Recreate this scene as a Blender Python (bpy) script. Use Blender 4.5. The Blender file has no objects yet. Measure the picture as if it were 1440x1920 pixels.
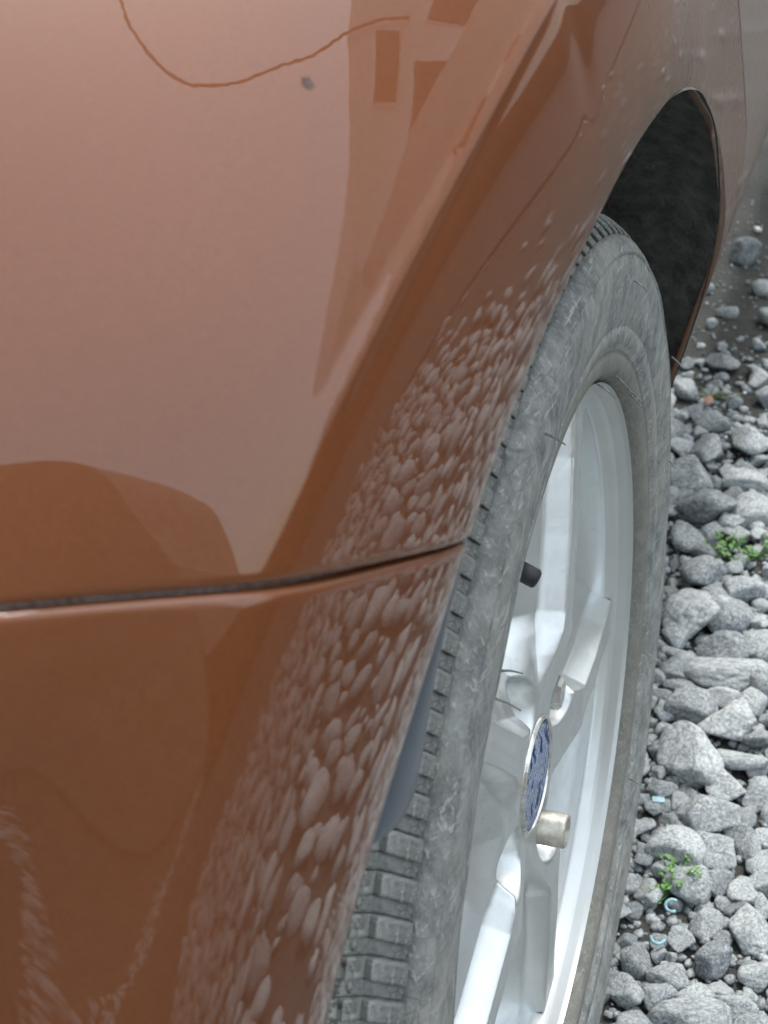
import bpy, bmesh, math, random
import numpy as np
from mathutils import noise as mnoise, Vector, Matrix
random.seed(7); rng = np.random.default_rng(7)
sce = bpy.context.scene
COL = sce.collection
R = math.radians

# ------------------------------------------------------------------ camera
cam = bpy.data.cameras.new('camera'); camo = bpy.data.objects.new('camera', cam); COL.objects.link(camo)
rows = np.array([[0.9448504, 0.3227268, -0.0557236], [-0.1199286, 0.4992801, 0.8581005], [0.3047537, -0.8040938, 0.5104492]])
mw = Matrix.Identity(4)
for i in range(3):
    for j in range(3): mw[j][i] = rows[i][j]
mw.translation = Vector((0.126449, -0.572354, 0.825350))
camo.matrix_world = mw
cam.sensor_fit = 'HORIZONTAL'; cam.sensor_width = 36; cam.lens = 67.5
cam.clip_start = .01; cam.clip_end = 500
cam.dof.use_dof = True; cam.dof.focus_distance = .72; cam.dof.aperture_fstop = 28
sce.camera = camo

# ------------------------------------------------------------------ light
SUN_EL, SUN_AZ = R(64), R(8)          # azimuth clockwise from +Y
w = bpy.data.worlds.new('World'); sce.world = w; w.use_nodes = True
nt = w.node_tree; nt.nodes.clear()
sky = nt.nodes.new('ShaderNodeTexSky'); sky.sky_type = 'NISHITA'; sky.sun_disc = False
sky.sun_elevation = SUN_EL; sky.sun_rotation = SUN_AZ; sky.dust_density = 3; sky.air_density = 1.2; sky.ozone_density = 1.0
bg = nt.nodes.new('ShaderNodeBackground'); bg.inputs[1].default_value = .15
mix = nt.nodes.new('ShaderNodeMix'); mix.data_type = 'RGBA'; mix.inputs[0].default_value = .46
mix.inputs[7].default_value = (7.3, 7.7, 7.3, 1)      # thin even cloud veil over the sky
wo = nt.nodes.new('ShaderNodeOutputWorld')
nt.links.new(sky.outputs[0], mix.inputs[6]); nt.links.new(mix.outputs[2], bg.inputs[0]); nt.links.new(bg.outputs[0], wo.inputs[0])
sun = bpy.data.lights.new('sun', 'SUN'); sun.energy = 1.55; sun.angle = R(11); sun.color = (1, .97, .93)
suno = bpy.data.objects.new('sun', sun); COL.objects.link(suno)
sd = Vector((math.sin(SUN_AZ)*math.cos(SUN_EL), math.cos(SUN_AZ)*math.cos(SUN_EL), math.sin(SUN_EL)))
suno.rotation_euler = sd.to_track_quat('Z', 'Y').to_euler()
sce.view_settings.view_transform = 'Standard'; sce.view_settings.look = 'None'
sce.view_settings.exposure = 1.27; sce.view_settings.gamma = 1; sce.view_settings.use_curve_mapping = False

# ------------------------------------------------------------------ materials
class MatB:
    def __init__(s, name):
        s.m = bpy.data.materials.new(name); s.m.use_nodes = True
        s.t = s.m.node_tree; s.p = s.t.nodes['Principled BSDF']
        s.tc = s.t.nodes.new('ShaderNodeTexCoord')
    def n(s, typ, **kw):
        x = s.t.nodes.new(typ)
        for k, v in kw.items(): setattr(x, k, v)
        return x
    def l(s, a, b): s.t.links.new(a, b)
    def val(s, sock, v):
        if hasattr(v, 'is_linked'): s.l(v, sock)
        else: sock.default_value = v
    def noise(s, scale, detail=4, rough=.55, vec=None, stretch=None, out=0):
        x = s.n('ShaderNodeTexNoise'); x.inputs['Scale'].default_value = scale
        x.inputs['Detail'].default_value = detail; x.inputs['Roughness'].default_value = rough
        v = vec or s.tc.outputs['Object']
        if stretch:
            mp = s.n('ShaderNodeMapping'); mp.inputs['Scale'].default_value = stretch; s.l(v, mp.inputs[0]); v = mp.outputs[0]
        s.l(v, x.inputs['Vector']); return x.outputs[out]
    def voro(s, scale, feature='F1', vec=None, out='Distance', rand=1):
        x = s.n('ShaderNodeTexVoronoi', feature=feature); x.inputs['Scale'].default_value = scale
        x.inputs['Randomness'].default_value = rand
        s.l(vec or s.tc.outputs['Object'], x.inputs['Vector']); return x.outputs[out]
    def ramp(s, f, stops):
        x = s.n('ShaderNodeValToRGB'); e = x.color_ramp.elements
        while len(e) < len(stops): e.new(.5)
        for el, (p, c) in zip(e, stops):
            el.position = p; el.color = (c, c, c, 1) if isinstance(c, (int, float)) else (*c, 1)
        s.l(f, x.inputs[0]); return x.outputs[0]
    def mix(s, f, a, b, blend='MIX'):
        x = s.n('ShaderNodeMix', data_type='RGBA', blend_type=blend); s.val(x.inputs[0], f)
        for sock, v in ((x.inputs[6], a), (x.inputs[7], b)):
            if isinstance(v, tuple): sock.default_value = (*v, 1)
            else: s.l(v, sock)
        return x.outputs[2]
    def math(s, op, a, b=0.0):
        x = s.n('ShaderNodeMath', operation=op); s.val(x.inputs[0], a); s.val(x.inputs[1], b); return x.outputs[0]
    def bump(s, h, strength=.5, dist=.001, prev=None):
        x = s.n('ShaderNodeBump'); x.inputs['Strength'].default_value = strength; x.inputs['Distance'].default_value = dist
        s.l(h, x.inputs['Height'])
        if prev: s.l(prev, x.inputs['Normal'])
        return x.outputs[0]
    def attr(s, name):
        x = s.n('ShaderNodeAttribute'); x.attribute_name = name; return x.outputs['Fac']
    def set(s, **kw):
        for k, v in kw.items():
            sock = s.p.inputs[k.replace('_', ' ')]
            if isinstance(v, tuple) and len(v) == 3 and sock.type == 'RGBA': sock.default_value = (*v, 1)
            else: s.val(sock, v)
        return s

def paint():
    b = MatB('copper_paint')
    fl = b.voro(2600, out='Color')
    sep = b.n('ShaderNodeSeparateColor'); b.l(fl, sep.inputs[0])
    base = b.mix(sep.outputs[0], (.122, .036, .0108), (.160, .051, .0163))
    big = b.noise(9, 3)
    base = b.mix(b.ramp(big, [(.35, 0), (.75, .25)]), base, (.105, .030, .0092))
    dust_sheen = b.attr('dust_sheen')
    d1 = b.noise(130, 6, .65); d2 = b.noise(28, 5, .6)
    film = b.math('MULTIPLY', dust_sheen, b.ramp(d2, [(.3, .25), (.7, 1)]))
    film = b.math('MULTIPLY', film, b.ramp(d1, [(.3, .55), (.7, 1)]))
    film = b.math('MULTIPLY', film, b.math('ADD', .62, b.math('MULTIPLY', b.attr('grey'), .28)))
    spec = b.ramp(b.voro(620), [(.02, 1), (.055, 0)])
    spec = b.math('MULTIPLY', spec, b.ramp(b.noise(60, 3), [(.56, 0), (.66, .9)]))
    spec = b.math('MULTIPLY', spec, b.math('ADD', dust_sheen, .06))
    film = b.math('MAXIMUM', film, spec)
    film = b.math('MAXIMUM', film, b.math('MULTIPLY', b.math('MULTIPLY', b.attr('grey'), dust_sheen), b.math('ADD', .55, b.math('MULTIPLY', b.ramp(d1, [(.3, 0), (.7, 1)]), .3))))
    col = b.mix(film, base, b.mix(b.attr('grey'), (.115, .085, .070), (.29, .30, .29)))  # brownish film is dust, the grey film paints in a grazing reflection
    b.set(Base_Color=col, Metallic=b.math('SUBTRACT', .04, b.math('MULTIPLY', film, .04)), Roughness=.45, Specular_IOR_Level=.08, Coat_IOR=1.57)
    b.val(b.p.inputs['Coat Weight'], b.math('SUBTRACT', 1.0, b.math('MULTIPLY', film, 1.1)))
    b.val(b.p.inputs['Coat Roughness'], b.math('ADD', .012, b.math('MULTIPLY', film, .25)))
    peel = b.noise(170, 2, .5)
    nb = b.bump(peel, .010, .0006)
    b.l(nb, b.p.inputs['Coat Normal'])
    return b.m

def rubber():
    b = MatB('dusty_rubber')
    n1 = b.noise(70, 8, .7); n2 = b.noise(420, 4, .7); n3 = b.noise(16, 4)
    c = b.mix(b.ramp(n1, [(.3, 0), (.72, 1)]), (.085, .095, .099), (.33, .342, .33))
    c = b.mix(b.ramp(n2, [(.55, 0), (.75, .55)]), c, (.46, .475, .465))
    # pale rubbed streaks in two directions
    w1 = b.noise(430, 2, .5, stretch=(1, .07, 1)); w2 = b.noise(430, 2, .5, stretch=(1, 1, .07))
    c = b.mix(b.ramp(w1, [(.63, 0), (.70, .55)]), c, (.50, .515, .49))
    c = b.mix(b.ramp(w2, [(.63, 0), (.70, .55)]), c, (.50, .515, .49))
    c = b.mix(b.ramp(n3, [(.45, 0), (.75, .45)]), c, (.36, .345, .29))
    vc = b.n('ShaderNodeTexVoronoi', feature='DISTANCE_TO_EDGE'); vc.inputs['Scale'].default_value = 130
    mpv = b.n('ShaderNodeMapping'); mpv.inputs['Scale'].default_value = (1, .5, .9); b.l(b.tc.outputs['Object'], mpv.inputs[0]); b.l(mpv.outputs[0], vc.inputs['Vector'])
    ck = b.math('MULTIPLY', b.ramp(vc.outputs['Distance'], [(.0, 1), (.05, 0)]), b.ramp(b.noise(40, 4), [(.5, 0), (.62, .5)]))
    c = b.mix(ck, c, (.05, .055, .058))
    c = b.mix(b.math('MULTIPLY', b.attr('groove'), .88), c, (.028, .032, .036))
    mud = b.attr('mud')
    mm = b.math('MULTIPLY', mud, b.ramp(b.noise(170, 7, .8), [(.36, 0), (.46, 1)]))
    c = b.mix(mm, c, (.56, .57, .52))
    mk = b.math('MULTIPLY', mud, b.ramp(b.noise(120, 6, .75), [(.50, 0), (.56, .85)]))
    c = b.mix(mk, c, (.025, .035, .05))
    prot = b.attr('protector')
    c = b.mix(b.math('MULTIPLY', prot, .62), c, (.165, .158, .13))
    b.set(Base_Color=c, Roughness=.82)
    h = b.math('ADD', b.math('MULTIPLY', n1, .5), b.math('ADD', b.math('MULTIPLY', n2, .6), b.math('ADD', w1, w2)))
    nb = b.bump(h, .65, .0011)
    nb = b.bump(b.math('MULTIPLY', mm, 1), .8, .002, nb)
    b.l(nb, b.p.inputs['Normal'])
    return b.m

def alloy():
    b = MatB('brushed_alloy')
    n1 = b.noise(22, 5, .6); n2 = b.noise(160, 5, .7)
    c = b.mix(b.ramp(n1, [(.4, 0), (.8, .5)]), (.70, .725, .73), (.54, .56, .55))
    dirt = b.ramp(b.voro(190), [(.03, 1), (.09, 0)])
    dirt = b.math('MULTIPLY', dirt, b.ramp(b.noise(34, 3), [(.48, 0), (.58, .9)]))
    c = b.mix(dirt, c, (.10, .095, .08))
    gr = b.attr('grime'); g = b.math('MAXIMUM', b.math('MULTIPLY', b.ramp(b.noise(40, 6, .6), [(.52, 0), (.60, .75)]), gr), b.attr('line'))
    c = b.mix(g, c, (.33, .345, .335))
    met = b.math('SUBTRACT', .92, b.math('MAXIMUM', b.math('MULTIPLY', g, .75), b.math('MULTIPLY', dirt, .8)))
    b.set(Base_Color=c, Metallic=met, Roughness=b.math('ADD', .29, b.math('MULTIPLY', b.ramp(n1, [(.3, 0), (.7, 1)]), .14)))
    b.l(b.bump(n2, .25, .0006), b.p.inputs['Normal'])
    return b.m

def simple(name, col, rough=.6, metal=0, var=.3, scale=60, bump=.3, bdist=.001, **kw):
    b = MatB(name)
    n1 = b.noise(scale, 6, .65)
    c = b.mix(b.ramp(n1, [(.3, 0), (.7, 1)]), tuple(v*(1-var) for v in col), tuple(min(1, v*(1+var)) for v in col))
    b.set(Base_Color=c, Roughness=rough, Metallic=metal, **kw)
    if bump: b.l(b.bump(n1, bump, bdist), b.p.inputs['Normal'])
    return b.m

def stone_mat(use_attr):
    b = MatB('granite_loose' if use_attr else 'granite')
    if use_attr: r = b.attr('tone')
    else:
        oi = b.n('ShaderNodeObjectInfo'); r = oi.outputs['Random']
    add = b.n('ShaderNodeVectorMath', operation='ADD'); b.l(b.tc.outputs['Object'], add.inputs[0])
    cmb = b.n('ShaderNodeCombineXYZ'); b.l(b.math('MULTIPLY', r, 37.0), cmb.inputs[0]); b.l(b.math('MULTIPLY', r, 11.0), cmb.inputs[1])
    b.l(cmb.outputs[0], add.inputs[1]); v = add.outputs[0]
    if not use_attr:
        mp = b.n('ShaderNodeVectorMath', operation='MULTIPLY'); b.l(b.tc.outputs['Generated'], mp.inputs[0]); mp.inputs[1].default_value = (.04, .04, .028)
        b.l(mp.outputs[0], add.inputs[0])
    tone = b.ramp(b.math('FRACT', b.math('MULTIPLY', r, 7.31)), [(0, (.10, .122, .138)), (.2, (.22, .252, .268)), (.6, (.33, .37, .382)), (1, (.46, .50, .51))])
    tint = b.mix(b.math('FRACT', b.math('MULTIPLY', r, 23.7)), tone, (.27, .26, .235)); tone = b.mix(.22, tone, tint)
    sp = b.noise(380, 5, .8, vec=v); sp2 = b.noise(150, 5, .7, vec=v); sp3 = b.noise(45, 4, .6, vec=v)
    c = b.mix(b.ramp(sp, [(.43, 0), (.57, 1)]), b.mix(.7, tone, (.07, .09, .105)), b.mix(.5, tone, (.74, .78, .79)))
    c = b.mix(b.ramp(sp2, [(.35, .65), (.7, 0)]), c, tone)
    c = b.mix(b.ramp(sp3, [(.5, 0), (.8, .5)]), c, (.50, .52, .51))
    veins = b.ramp(b.noise(60, 5, .65, vec=v), [(.47, 0), (.5, .55), (.53, 0)])
    c = b.mix(veins, c, (.10, .115, .125))
    b.set(Base_Color=c, Roughness=.86)
    h = b.math('ADD', b.math('MULTIPLY', sp, .35), b.math('ADD', sp2, b.math('MULTIPLY', sp3, 1.4)))
    b.l(b.bump(h, .9, .0022), b.p.inputs['Normal'])
    return b.m

def dirt_mat():
    b = MatB('damp_dirt')
    n1 = b.noise(9, 6, .6); n2 = b.noise(90, 8, .7); n3 = b.noise(600, 3, .7)
    c = b.mix(b.ramp(n1, [(.35, 0), (.7, 1)]), (.040, .043, .040), (.070, .073, .067))
    c = b.mix(b.ramp(n2, [(.4, 0), (.75, .7)]), c, (.105, .103, .09))
    c = b.mix(b.ramp(n3, [(.6, 0), (.72, .6)]), c, (.16, .158, .14))
    c = b.mix(b.ramp(b.voro(160), [(.05, .7), (.16, 0)]), c, (.055, .055, .05))
    b.set(Base_Color=c, Roughness=.93)
    h = b.math('ADD', n2, b.math('MULTIPLY', n3, .4))
    nb = b.bump(h, 1.0, .006)
    b.l(nb, b.p.inputs['Normal']); return b.m

M = dict(paint=paint(), rubber=rubber(), alloy=alloy(), stone=stone_mat(False), gravel=stone_mat(True), dirt=dirt_mat(),
    liner=simple('wheel_well_felt', (.075, .078, .068), .95, var=.6, scale=70, bump=1, bdist=.006),
    flap=simple('blue_grey_plastic', (.032, .047, .075), .28, var=.12, scale=300, bump=.08),
    seam=simple('gap_dust', (.45, .43, .42), .8, var=.7, scale=500, bump=.8, bdist=.002),
    steel=simple('lug_steel', (.62, .62, .60), .25, .9, var=.3, scale=200, bump=.2),
    rusty=simple('stained_steel', (.50, .48, .42), .4, .6, var=.45, scale=120, bump=.3),
    black=simple('black_plastic', (.02, .022, .025), .5, var=.2, scale=200, bump=.1),
    disc=simple('brake_iron', (.10, .10, .10), .5, .8, var=.4, scale=60),
    chipm=simple('bare_primer', (.045, .018, .011), .6, var=.3, scale=900),
    leafg=simple('weed_leaf', (.12, .25, .07), .55, var=.45, scale=240, bump=.2, Subsurface_Weight=0.0),
    dry=simple('dry_leaf', (.42, .22, .13), .7, var=.3, scale=200),
    olive=simple('olive_stem', (.20, .23, .12), .7, var=.35, scale=200),
    cyan=simple('pale_blue_plastic', (.24, .42, .48), .5, var=.45, scale=200),
    white=simple('white_plastic', (.80, .80, .78), .45, var=.08, scale=200),
    housew=simple('white_render', (.88, .88, .87), .8, var=.03, scale=8),
    addramp=simple('added_ramp_taupe', (.70, .66, .62), .85, var=.12, scale=6),
    glass=simple('window_glass', (.02, .022, .025), .08, var=.1, bump=0),
    hedge=simple('hedge_leaf', (.035, .05, .025), .7, var=.5, scale=20),
    addwall=simple('added_wall_dark', (.022, .018, .016), .8, var=.3, scale=5), addbarn=simple('added_barn_brown', (.26, .22, .19), .85, var=.25, scale=3), barnm=simple('weathered_boards', (.52, .48, .44), .85, var=.3, scale=3), addpave=simple('added_pavement_dark', (.04, .04, .042), .9, var=.25, scale=90),
    cable=simple('cable_sheath', (.02, .02, .02), .6, bump=0))

def emblem():
    b = MatB('worn_blue_emblem')
    n1 = b.noise(110, 6, .7, stretch=(1, 1, .5)); n2 = b.noise(420, 4, .7)
    c = b.mix(b.ramp(n2, [(.4, 0), (.65, .5)]), (.010, .022, .10), (.03, .06, .17))
    c = b.mix(b.ramp(n1, [(.44, 0), (.49, .85), (.53, .1), (.58, .8), (.64, .15)]), c, (.50, .58, .70))
    b.set(Base_Color=c, Roughness=.6, Specular_IOR_Level=.15); b.l(b.bump(n1, .5, .0008), b.p.inputs['Normal']); return b.m
M['emblem'] = emblem()

# ------------------------------------------------------------------ helpers
def link(o, parent=None):
    COL.objects.link(o)
    if parent is not None: o.parent = parent
    return o
def obj(name, me, mat=None, parent=None, smooth=True):
    if mat is not None and not me.materials: me.materials.append(mat)
    if smooth and len(me.polygons): me.polygons.foreach_set('use_smooth', [True]*len(me.polygons))
    return link(bpy.data.objects.new(name, me), parent)
def pyd(name, V, F):
    me = bpy.data.meshes.new(name); me.from_pydata([tuple(map(float, v)) for v in V], [], [tuple(map(int, f)) for f in F]); me.update(); return me
def tag(o, label=None, cat=None, group=None, kind=None):
    if label: o['label'] = label
    if cat: o['category'] = cat
    if group: o['group'] = group
    if kind: o['kind'] = kind
    return o
def empty(name, loc=(0, 0, 0), parent=None):
    o = bpy.data.objects.new(name, None); o.location = loc; o.empty_display_size = .1; return link(o, parent)
def grid_mesh(name, P, closed_u=False, flip=False):
    nu, nv = P.shape[:2]
    idx = np.arange(nu*nv).reshape(nu, nv)
    if closed_u: idx = np.vstack([idx, idx[:1]])
    a, b, c, d = idx[:-1, :-1], idx[1:, :-1], idx[1:, 1:], idx[:-1, 1:]
    F = np.stack([a, b, c, d], -1).reshape(-1, 4)
    if flip: F = F[:, ::-1]
    return from_np(name, P.reshape(-1, 3), F)
def from_np(name, V, F):
    me = bpy.data.meshes.new(name); k = F.shape[1]
    me.vertices.add(len(V)); me.vertices.foreach_set('co', np.ascontiguousarray(V, dtype=np.float32).ravel())
    me.loops.add(F.size); me.loops.foreach_set('vertex_index', np.ascontiguousarray(F, dtype=np.int32).ravel())
    me.polygons.add(len(F)); me.polygons.foreach_set('loop_start', np.arange(0, F.size, k, dtype=np.int32))
    me.update(calc_edges=True); me.validate(); return me
def fattr(me, name, vals):
    a = me.attributes.new(name, 'FLOAT', 'POINT'); a.data.foreach_set('value', np.ascontiguousarray(vals, dtype=np.float32).ravel())
def sstep(x, a, b):
    t = np.clip((x-a)/(b-a), 0, 1); return t*t*(3-2*t)
def tube(bm, pts, rad, n=8, cap=True):
    pts = [Vector(p) for p in pts]; rings = []
    for i, p in enumerate(pts):
        d = (pts[min(i+1, len(pts)-1)]-pts[max(i-1, 0)]).normalized()
        a = d.orthogonal().normalized(); b_ = d.cross(a)
        if rings:
            a = (pa - d*pa.dot(d)).normalized(); b_ = d.cross(a)
        pa = a; r = rad[i] if hasattr(rad, '__len__') else rad
        rings.append([bm.verts.new(p+a*r*math.cos(2*math.pi*k/n)+b_*r*math.sin(2*math.pi*k/n)) for k in range(n)])
    for r0, r1 in zip(rings, rings[1:]):
        for k in range(n): bm.faces.new((r0[k], r0[(k+1) % n], r1[(k+1) % n], r1[k]))
    if cap: bm.faces.new(rings[0][::-1]); bm.faces.new(rings[-1])
def bmesh_done(name, bm):
    bmesh.ops.recalc_face_normals(bm, faces=bm.faces[:]); me = bpy.data.meshes.new(name); bm.to_mesh(me); bm.free(); return me
def box(bm, x0, x1, y0, y1, z0, z1):
    v = [bm.verts.new((x, y, z)) for x in (x0, x1) for y in (y0, y1) for z in (z0, z1)]
    for f in ((0, 1, 3, 2), (4, 6, 7, 5), (0, 4, 5, 1), (2, 3, 7, 6), (0, 2, 6, 4), (1, 5, 7, 3)): bm.faces.new([v[i] for i in f])
def box_me(name, *a, bev=0):
    bm = bmesh.new(); box(bm, *a)
    if bev: bmesh.ops.bevel(bm, geom=bm.edges[:], offset=bev, segments=2, affect='EDGES')
    return bmesh_done(name, bm)

HZ = .31                                     # hub height
def polar(th, rho, x):                       # degrees from up towards the near end of the car
    t = np.radians(th); return np.stack([x+0*t*rho, -rho*np.sin(t), HZ+rho*np.cos(t)], -1)

# ------------------------------------------------------------------ ground
def gheight(x, y):
    return (mnoise.noise(Vector((x*2.1, y*2.1, 3.3)))*.012+mnoise.noise(Vector((x*9, y*9, 1.3)))*.006+mnoise.noise(Vector((x*33, y*33, 8.1)))*.0022)*(1 if abs(x)+abs(y) < 9 else 0)+.022*math.exp(-((x+.09)**2+y*y)/.0196)
a = np.linspace(-1, 1, 261); gx = np.sinh(a*6.2)/np.sinh(6.2)*160; gy = gx+.5
V = []
for x in gx:
    for y in gy: V.append((x, y, gheight(x, y)-.012))
g = grid_mesh('ground', np.array(V).reshape(261, 261, 3)); go = obj('ground', g, M['dirt']); tag(go, kind='structure')

# ------------------------------------------------------------------ body surface of the car
TH = [-95,-80,-68,-58,-41,-29,-13.5,-4,5,12,17,21,25,30,34,39,45,51,59,75,100.]
RL = [.37,.37,.37,.371,.366,.354,.351,.356,.366,.3735,.3785,.380,.383,.386,.386,.3845,.383,.386,.386,.386,.386]
XT = [-95,-80,-68,-58,-40,-20,0,10,20,27,36,43,54,63,75,100.]; XL = [-.03,.001,.02,.03,.033,.038,.043,.043,.040,.035,.028,.023,.013,.006,-.005,-.03]
ZD = [.1,.2,.3,.4,.43,.47,.5,.55,.6,.65,.75,.85,.95,1.1]; XD = [-.1,-.06,-.022,.006,.014,.026,.0325,.033,.032,.030,.027,.02,.0,-.05]
SCT = np.array([[-95.0, 0.106], [0.0, 0.106], [7.3476, 0.0759], [19.3476, 0.0786], [24.6463, 0.0754], [31.6338, 0.0779], [35.9184, 0.0859], [39.3661, 0.0928], [42.0867, 0.0958], [44.0554, 0.0951], [47.5982, 0.0924], [50.8105, 0.0896], [53.9032, 0.0889], [65.9032, 0.0903], [100.0, 0.093]])
def smooth_tab(x, y, lo, hi, n=2001, w=6.0):
    g = np.linspace(lo, hi, n); v = np.interp(g, x, y); h = (hi-lo)/(n-1); k = int(3*w/h); kk = np.exp(-.5*(np.arange(-k, k+1)*h/w)**2); kk /= kk.sum()
    vp = np.concatenate([2*v[0]-v[k:0:-1], v, 2*v[-1]-v[-2:-k-2:-1]]); return g, np.convolve(vp, kk, 'valid')
gR = smooth_tab(TH, RL, -110, 110, w=3); gX = smooth_tab(XT, XL, -110, 110, w=4); gD = smooth_tab(ZD, XD, 0, 1.3, w=.02); gS = smooth_tab(SCT[:, 0], SCT[:, 1], -110, 110, w=4)
A1, A2, W2, LOWC, LOWU = 33., 57., .035, 2.5, .40
def prof(s, sc):
    u = np.linspace(0, 1, 160); S = s[..., None]*u; t = S/sc[..., None]
    al = np.where(t < 1, -13+20*(1-np.exp(-np.clip(t, 0, 1)/.16))+6*np.clip(t, 0, 1)+20*np.clip(t, 0, 1)**9, A1+(A2-A1)*(1-np.exp(-(S-sc[..., None])/W2)))
    g = np.tan(np.radians(al)); return s*(g[..., 1:]+g[..., :-1]).mean(-1)/2
def X_of(f, u):
    th = np.degrees(np.arctan2(f, u)); rho = np.hypot(f, u); s = np.maximum(rho-np.interp(th, *gR), 0); sc = np.interp(th, *gS)
    xf = np.interp(th, *gX)-prof(s, sc)
    lo = np.maximum(LOWU-u, 0)*sstep(s/sc, .6, 1.3); xf = xf-LOWC*.5*lo**2
    xr = np.interp(u+HZ, *gD); w = 1-sstep(th, -45., 8.)
    x = xf*(1-w)+xr*w
    # shallow car park dent above the wheel and the fold line that runs along the flare
    d2 = ((f-.1405)/.007)**2+((u-.416)/.020)**2
    sh = s/sc; x = x+.0011*np.exp(-(((sh-.98)*sc)/.0020)**2)*sstep(th, 16, 22)*(1-sstep(th, 36, 42))
    return x-.0007*np.exp(-d2)
def X_any(th, s):
    rho = np.interp(th, *gR)+s; t = np.radians(th); return X_of(rho*np.sin(t), rho*np.cos(t)), rho
SEAM_S, SEAM_T = [-0.001, 0.011, 0.0229, 0.0349, 0.0469, 0.0588, 0.0708, 0.0828, 0.0947, 0.1067, 0.1187, 0.1306, 0.3], [38.77, 39.62, 40.42, 41.17, 41.88, 42.57, 43.23, 43.87, 44.51, 45.15, 45.79, 46.45, 53.91]
DY = [.24,.285,.315,.345,.395,.41,.405,.40]; DZ = [1.0,.75,.64,.60,.54,.45,.35,.1]

EDGE_D = np.array([0., 0., .0003, .0009, .0017, .0027])*.7; EDGE_X = np.array([-.016, -.0021, -.0013, -.0006, -.0002, 0.]); LIP_X = np.array([-.0045, -.0004, -.0002, -.0001, 0., 0.])
def s_axis(smax):
    return np.concatenate([EDGE_D*.45, np.linspace(.004, .2, 110), np.linspace(.206, max(smax, .21), 24)]), np.concatenate([LIP_X, np.zeros(134)])

car = empty('hatchback_car', (0, 0, 0))
tag(car, 'copper brown hatchback with a silver alloy wheel parked on grey gravel', 'car')

def dust_sheen_of(th, s):
    near = 1-sstep(s, .018, .05); rim = 1-sstep(s, .0, .012)
    zone = sstep(th, 33, 22)
    return np.clip(.85*near*zone+.30*rim+.9*sstep(th, 4, -30)*.8+.08, 0, 1)  # dust by the arch lip; the far-side term paints grazing sheen

# quarter panel : from the seam round to the rear door
S0, EX = s_axis(.42)
nth = 300
ths = []
Pq = np.zeros((nth+len(EDGE_D)*2, len(S0), 3)); Dq = np.zeros(Pq.shape[:2]); Gq = np.zeros(Pq.shape[:2])
for j, s in enumerate(S0):
    st = np.interp(s, SEAM_S, SEAM_T)
    base = np.linspace(0, 1, nth)
    e0 = st-.0; thr = -86.
    rho = np.interp(st, *gR)+s
    tt = np.concatenate([st-np.degrees((EDGE_D+.0)/rho), (st-np.degrees(.0033/rho))+(thr+3-(st-np.degrees(.0033/rho)))*base, thr+2.5-np.arange(len(EDGE_D))*.5])
    xo = np.concatenate([EDGE_X, np.zeros(nth+len(EDGE_D))])
    # beyond the door line the panel is squeezed against it
    ss = np.full(tt.shape, s)
    rr = np.interp(tt, *gR)+ss
    smax = np.full(tt.shape, 9.)
    t_ = np.radians(tt)
    for _ in range(1):
        rs = np.linspace(.30, .95, 500)
        Y = -rs[None]*np.sin(t_)[:, None]; Z = HZ+rs[None]*np.cos(t_)[:, None]
        over = Y-np.interp(Z, DZ[::-1], DY[::-1]) > 0
        first = np.where(over.any(1), over.argmax(1), 499); lim = rs[first]
    smax = np.minimum(lim-np.interp(tt, *gR), .42)
    k = np.clip(smax/.42, .02, 1)
    se = np.where(k < 1, np.where(s < .0028, s, .0028+(s-.0028)*(smax-.0028)/(.42-.0028)), s)
    x, rho = X_any(tt, se)
    xo2 = xo+EX[j]
    if j == len(S0)-1: xo2 = xo2-np.where(k < 1, .012, 0)
    if j == len(S0)-2: pass
    Pq[:, j] = polar(tt, rho, x+xo2); Dq[:, j] = dust_sheen_of(tt, se)*(.15 if EX[j] < -.001 else 1); Gq[:, j] = .42*sstep(tt, 0, -30)  # grey rises on the far side as painted-in grazing reflection
me = grid_mesh('quarter_panel', Pq, flip=True); fattr(me, 'dust_sheen', Dq.ravel()); fattr(me, 'grey', Gq.ravel())
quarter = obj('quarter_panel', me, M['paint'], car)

# bumper : below the seam
nb = 150; Pb = np.zeros((nb+len(EDGE_D), len(S0), 3)); Db = np.zeros(Pb.shape[:2])
for j, s in enumerate(S0):
    st = np.interp(s, SEAM_S, SEAM_T); rho = np.interp(st, *gR)+s
    gap = .0005+.0008*min(1, s/.08)
    s1 = st+np.degrees(gap/rho)
    tt = np.concatenate([s1+np.degrees(EDGE_D/rho), s1+np.degrees(.0036/rho)+(104-s1)*np.linspace(0, 1, nb)])
    xo = np.concatenate([EDGE_X, np.zeros(nb)])+EX[j]
    x, rho = X_any(tt, np.full(tt.shape, s))
    Pb[:, j] = polar(tt, rho, x+xo); Db[:, j] = np.clip(.10+.15*(1-sstep(s, 0, .01)), 0, 1)
me = grid_mesh('bumper', Pb); fattr(me, 'dust_sheen', Db.ravel()); fattr(me, 'grey', np.zeros(Db.size))
bumper = obj('bumper', me, M['paint'], car)
# dust packed strip lying in the gap
sg = np.linspace(.001, .33, 160); Ps = np.zeros((160, 3, 3))
for k, off in enumerate((.0006, .0010, .0016)):
    st = np.interp(sg, SEAM_S, SEAM_T); rho = np.interp(st, *gR)+sg
    tt = st+np.degrees(off/rho); x, rho = X_any(tt, sg); Ps[:, k] = polar(tt, rho, x-(.0062, .0046, .0042)[k])
obj('seam_strip', grid_mesh('seam_strip', Ps), M['seam'], bumper)

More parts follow.
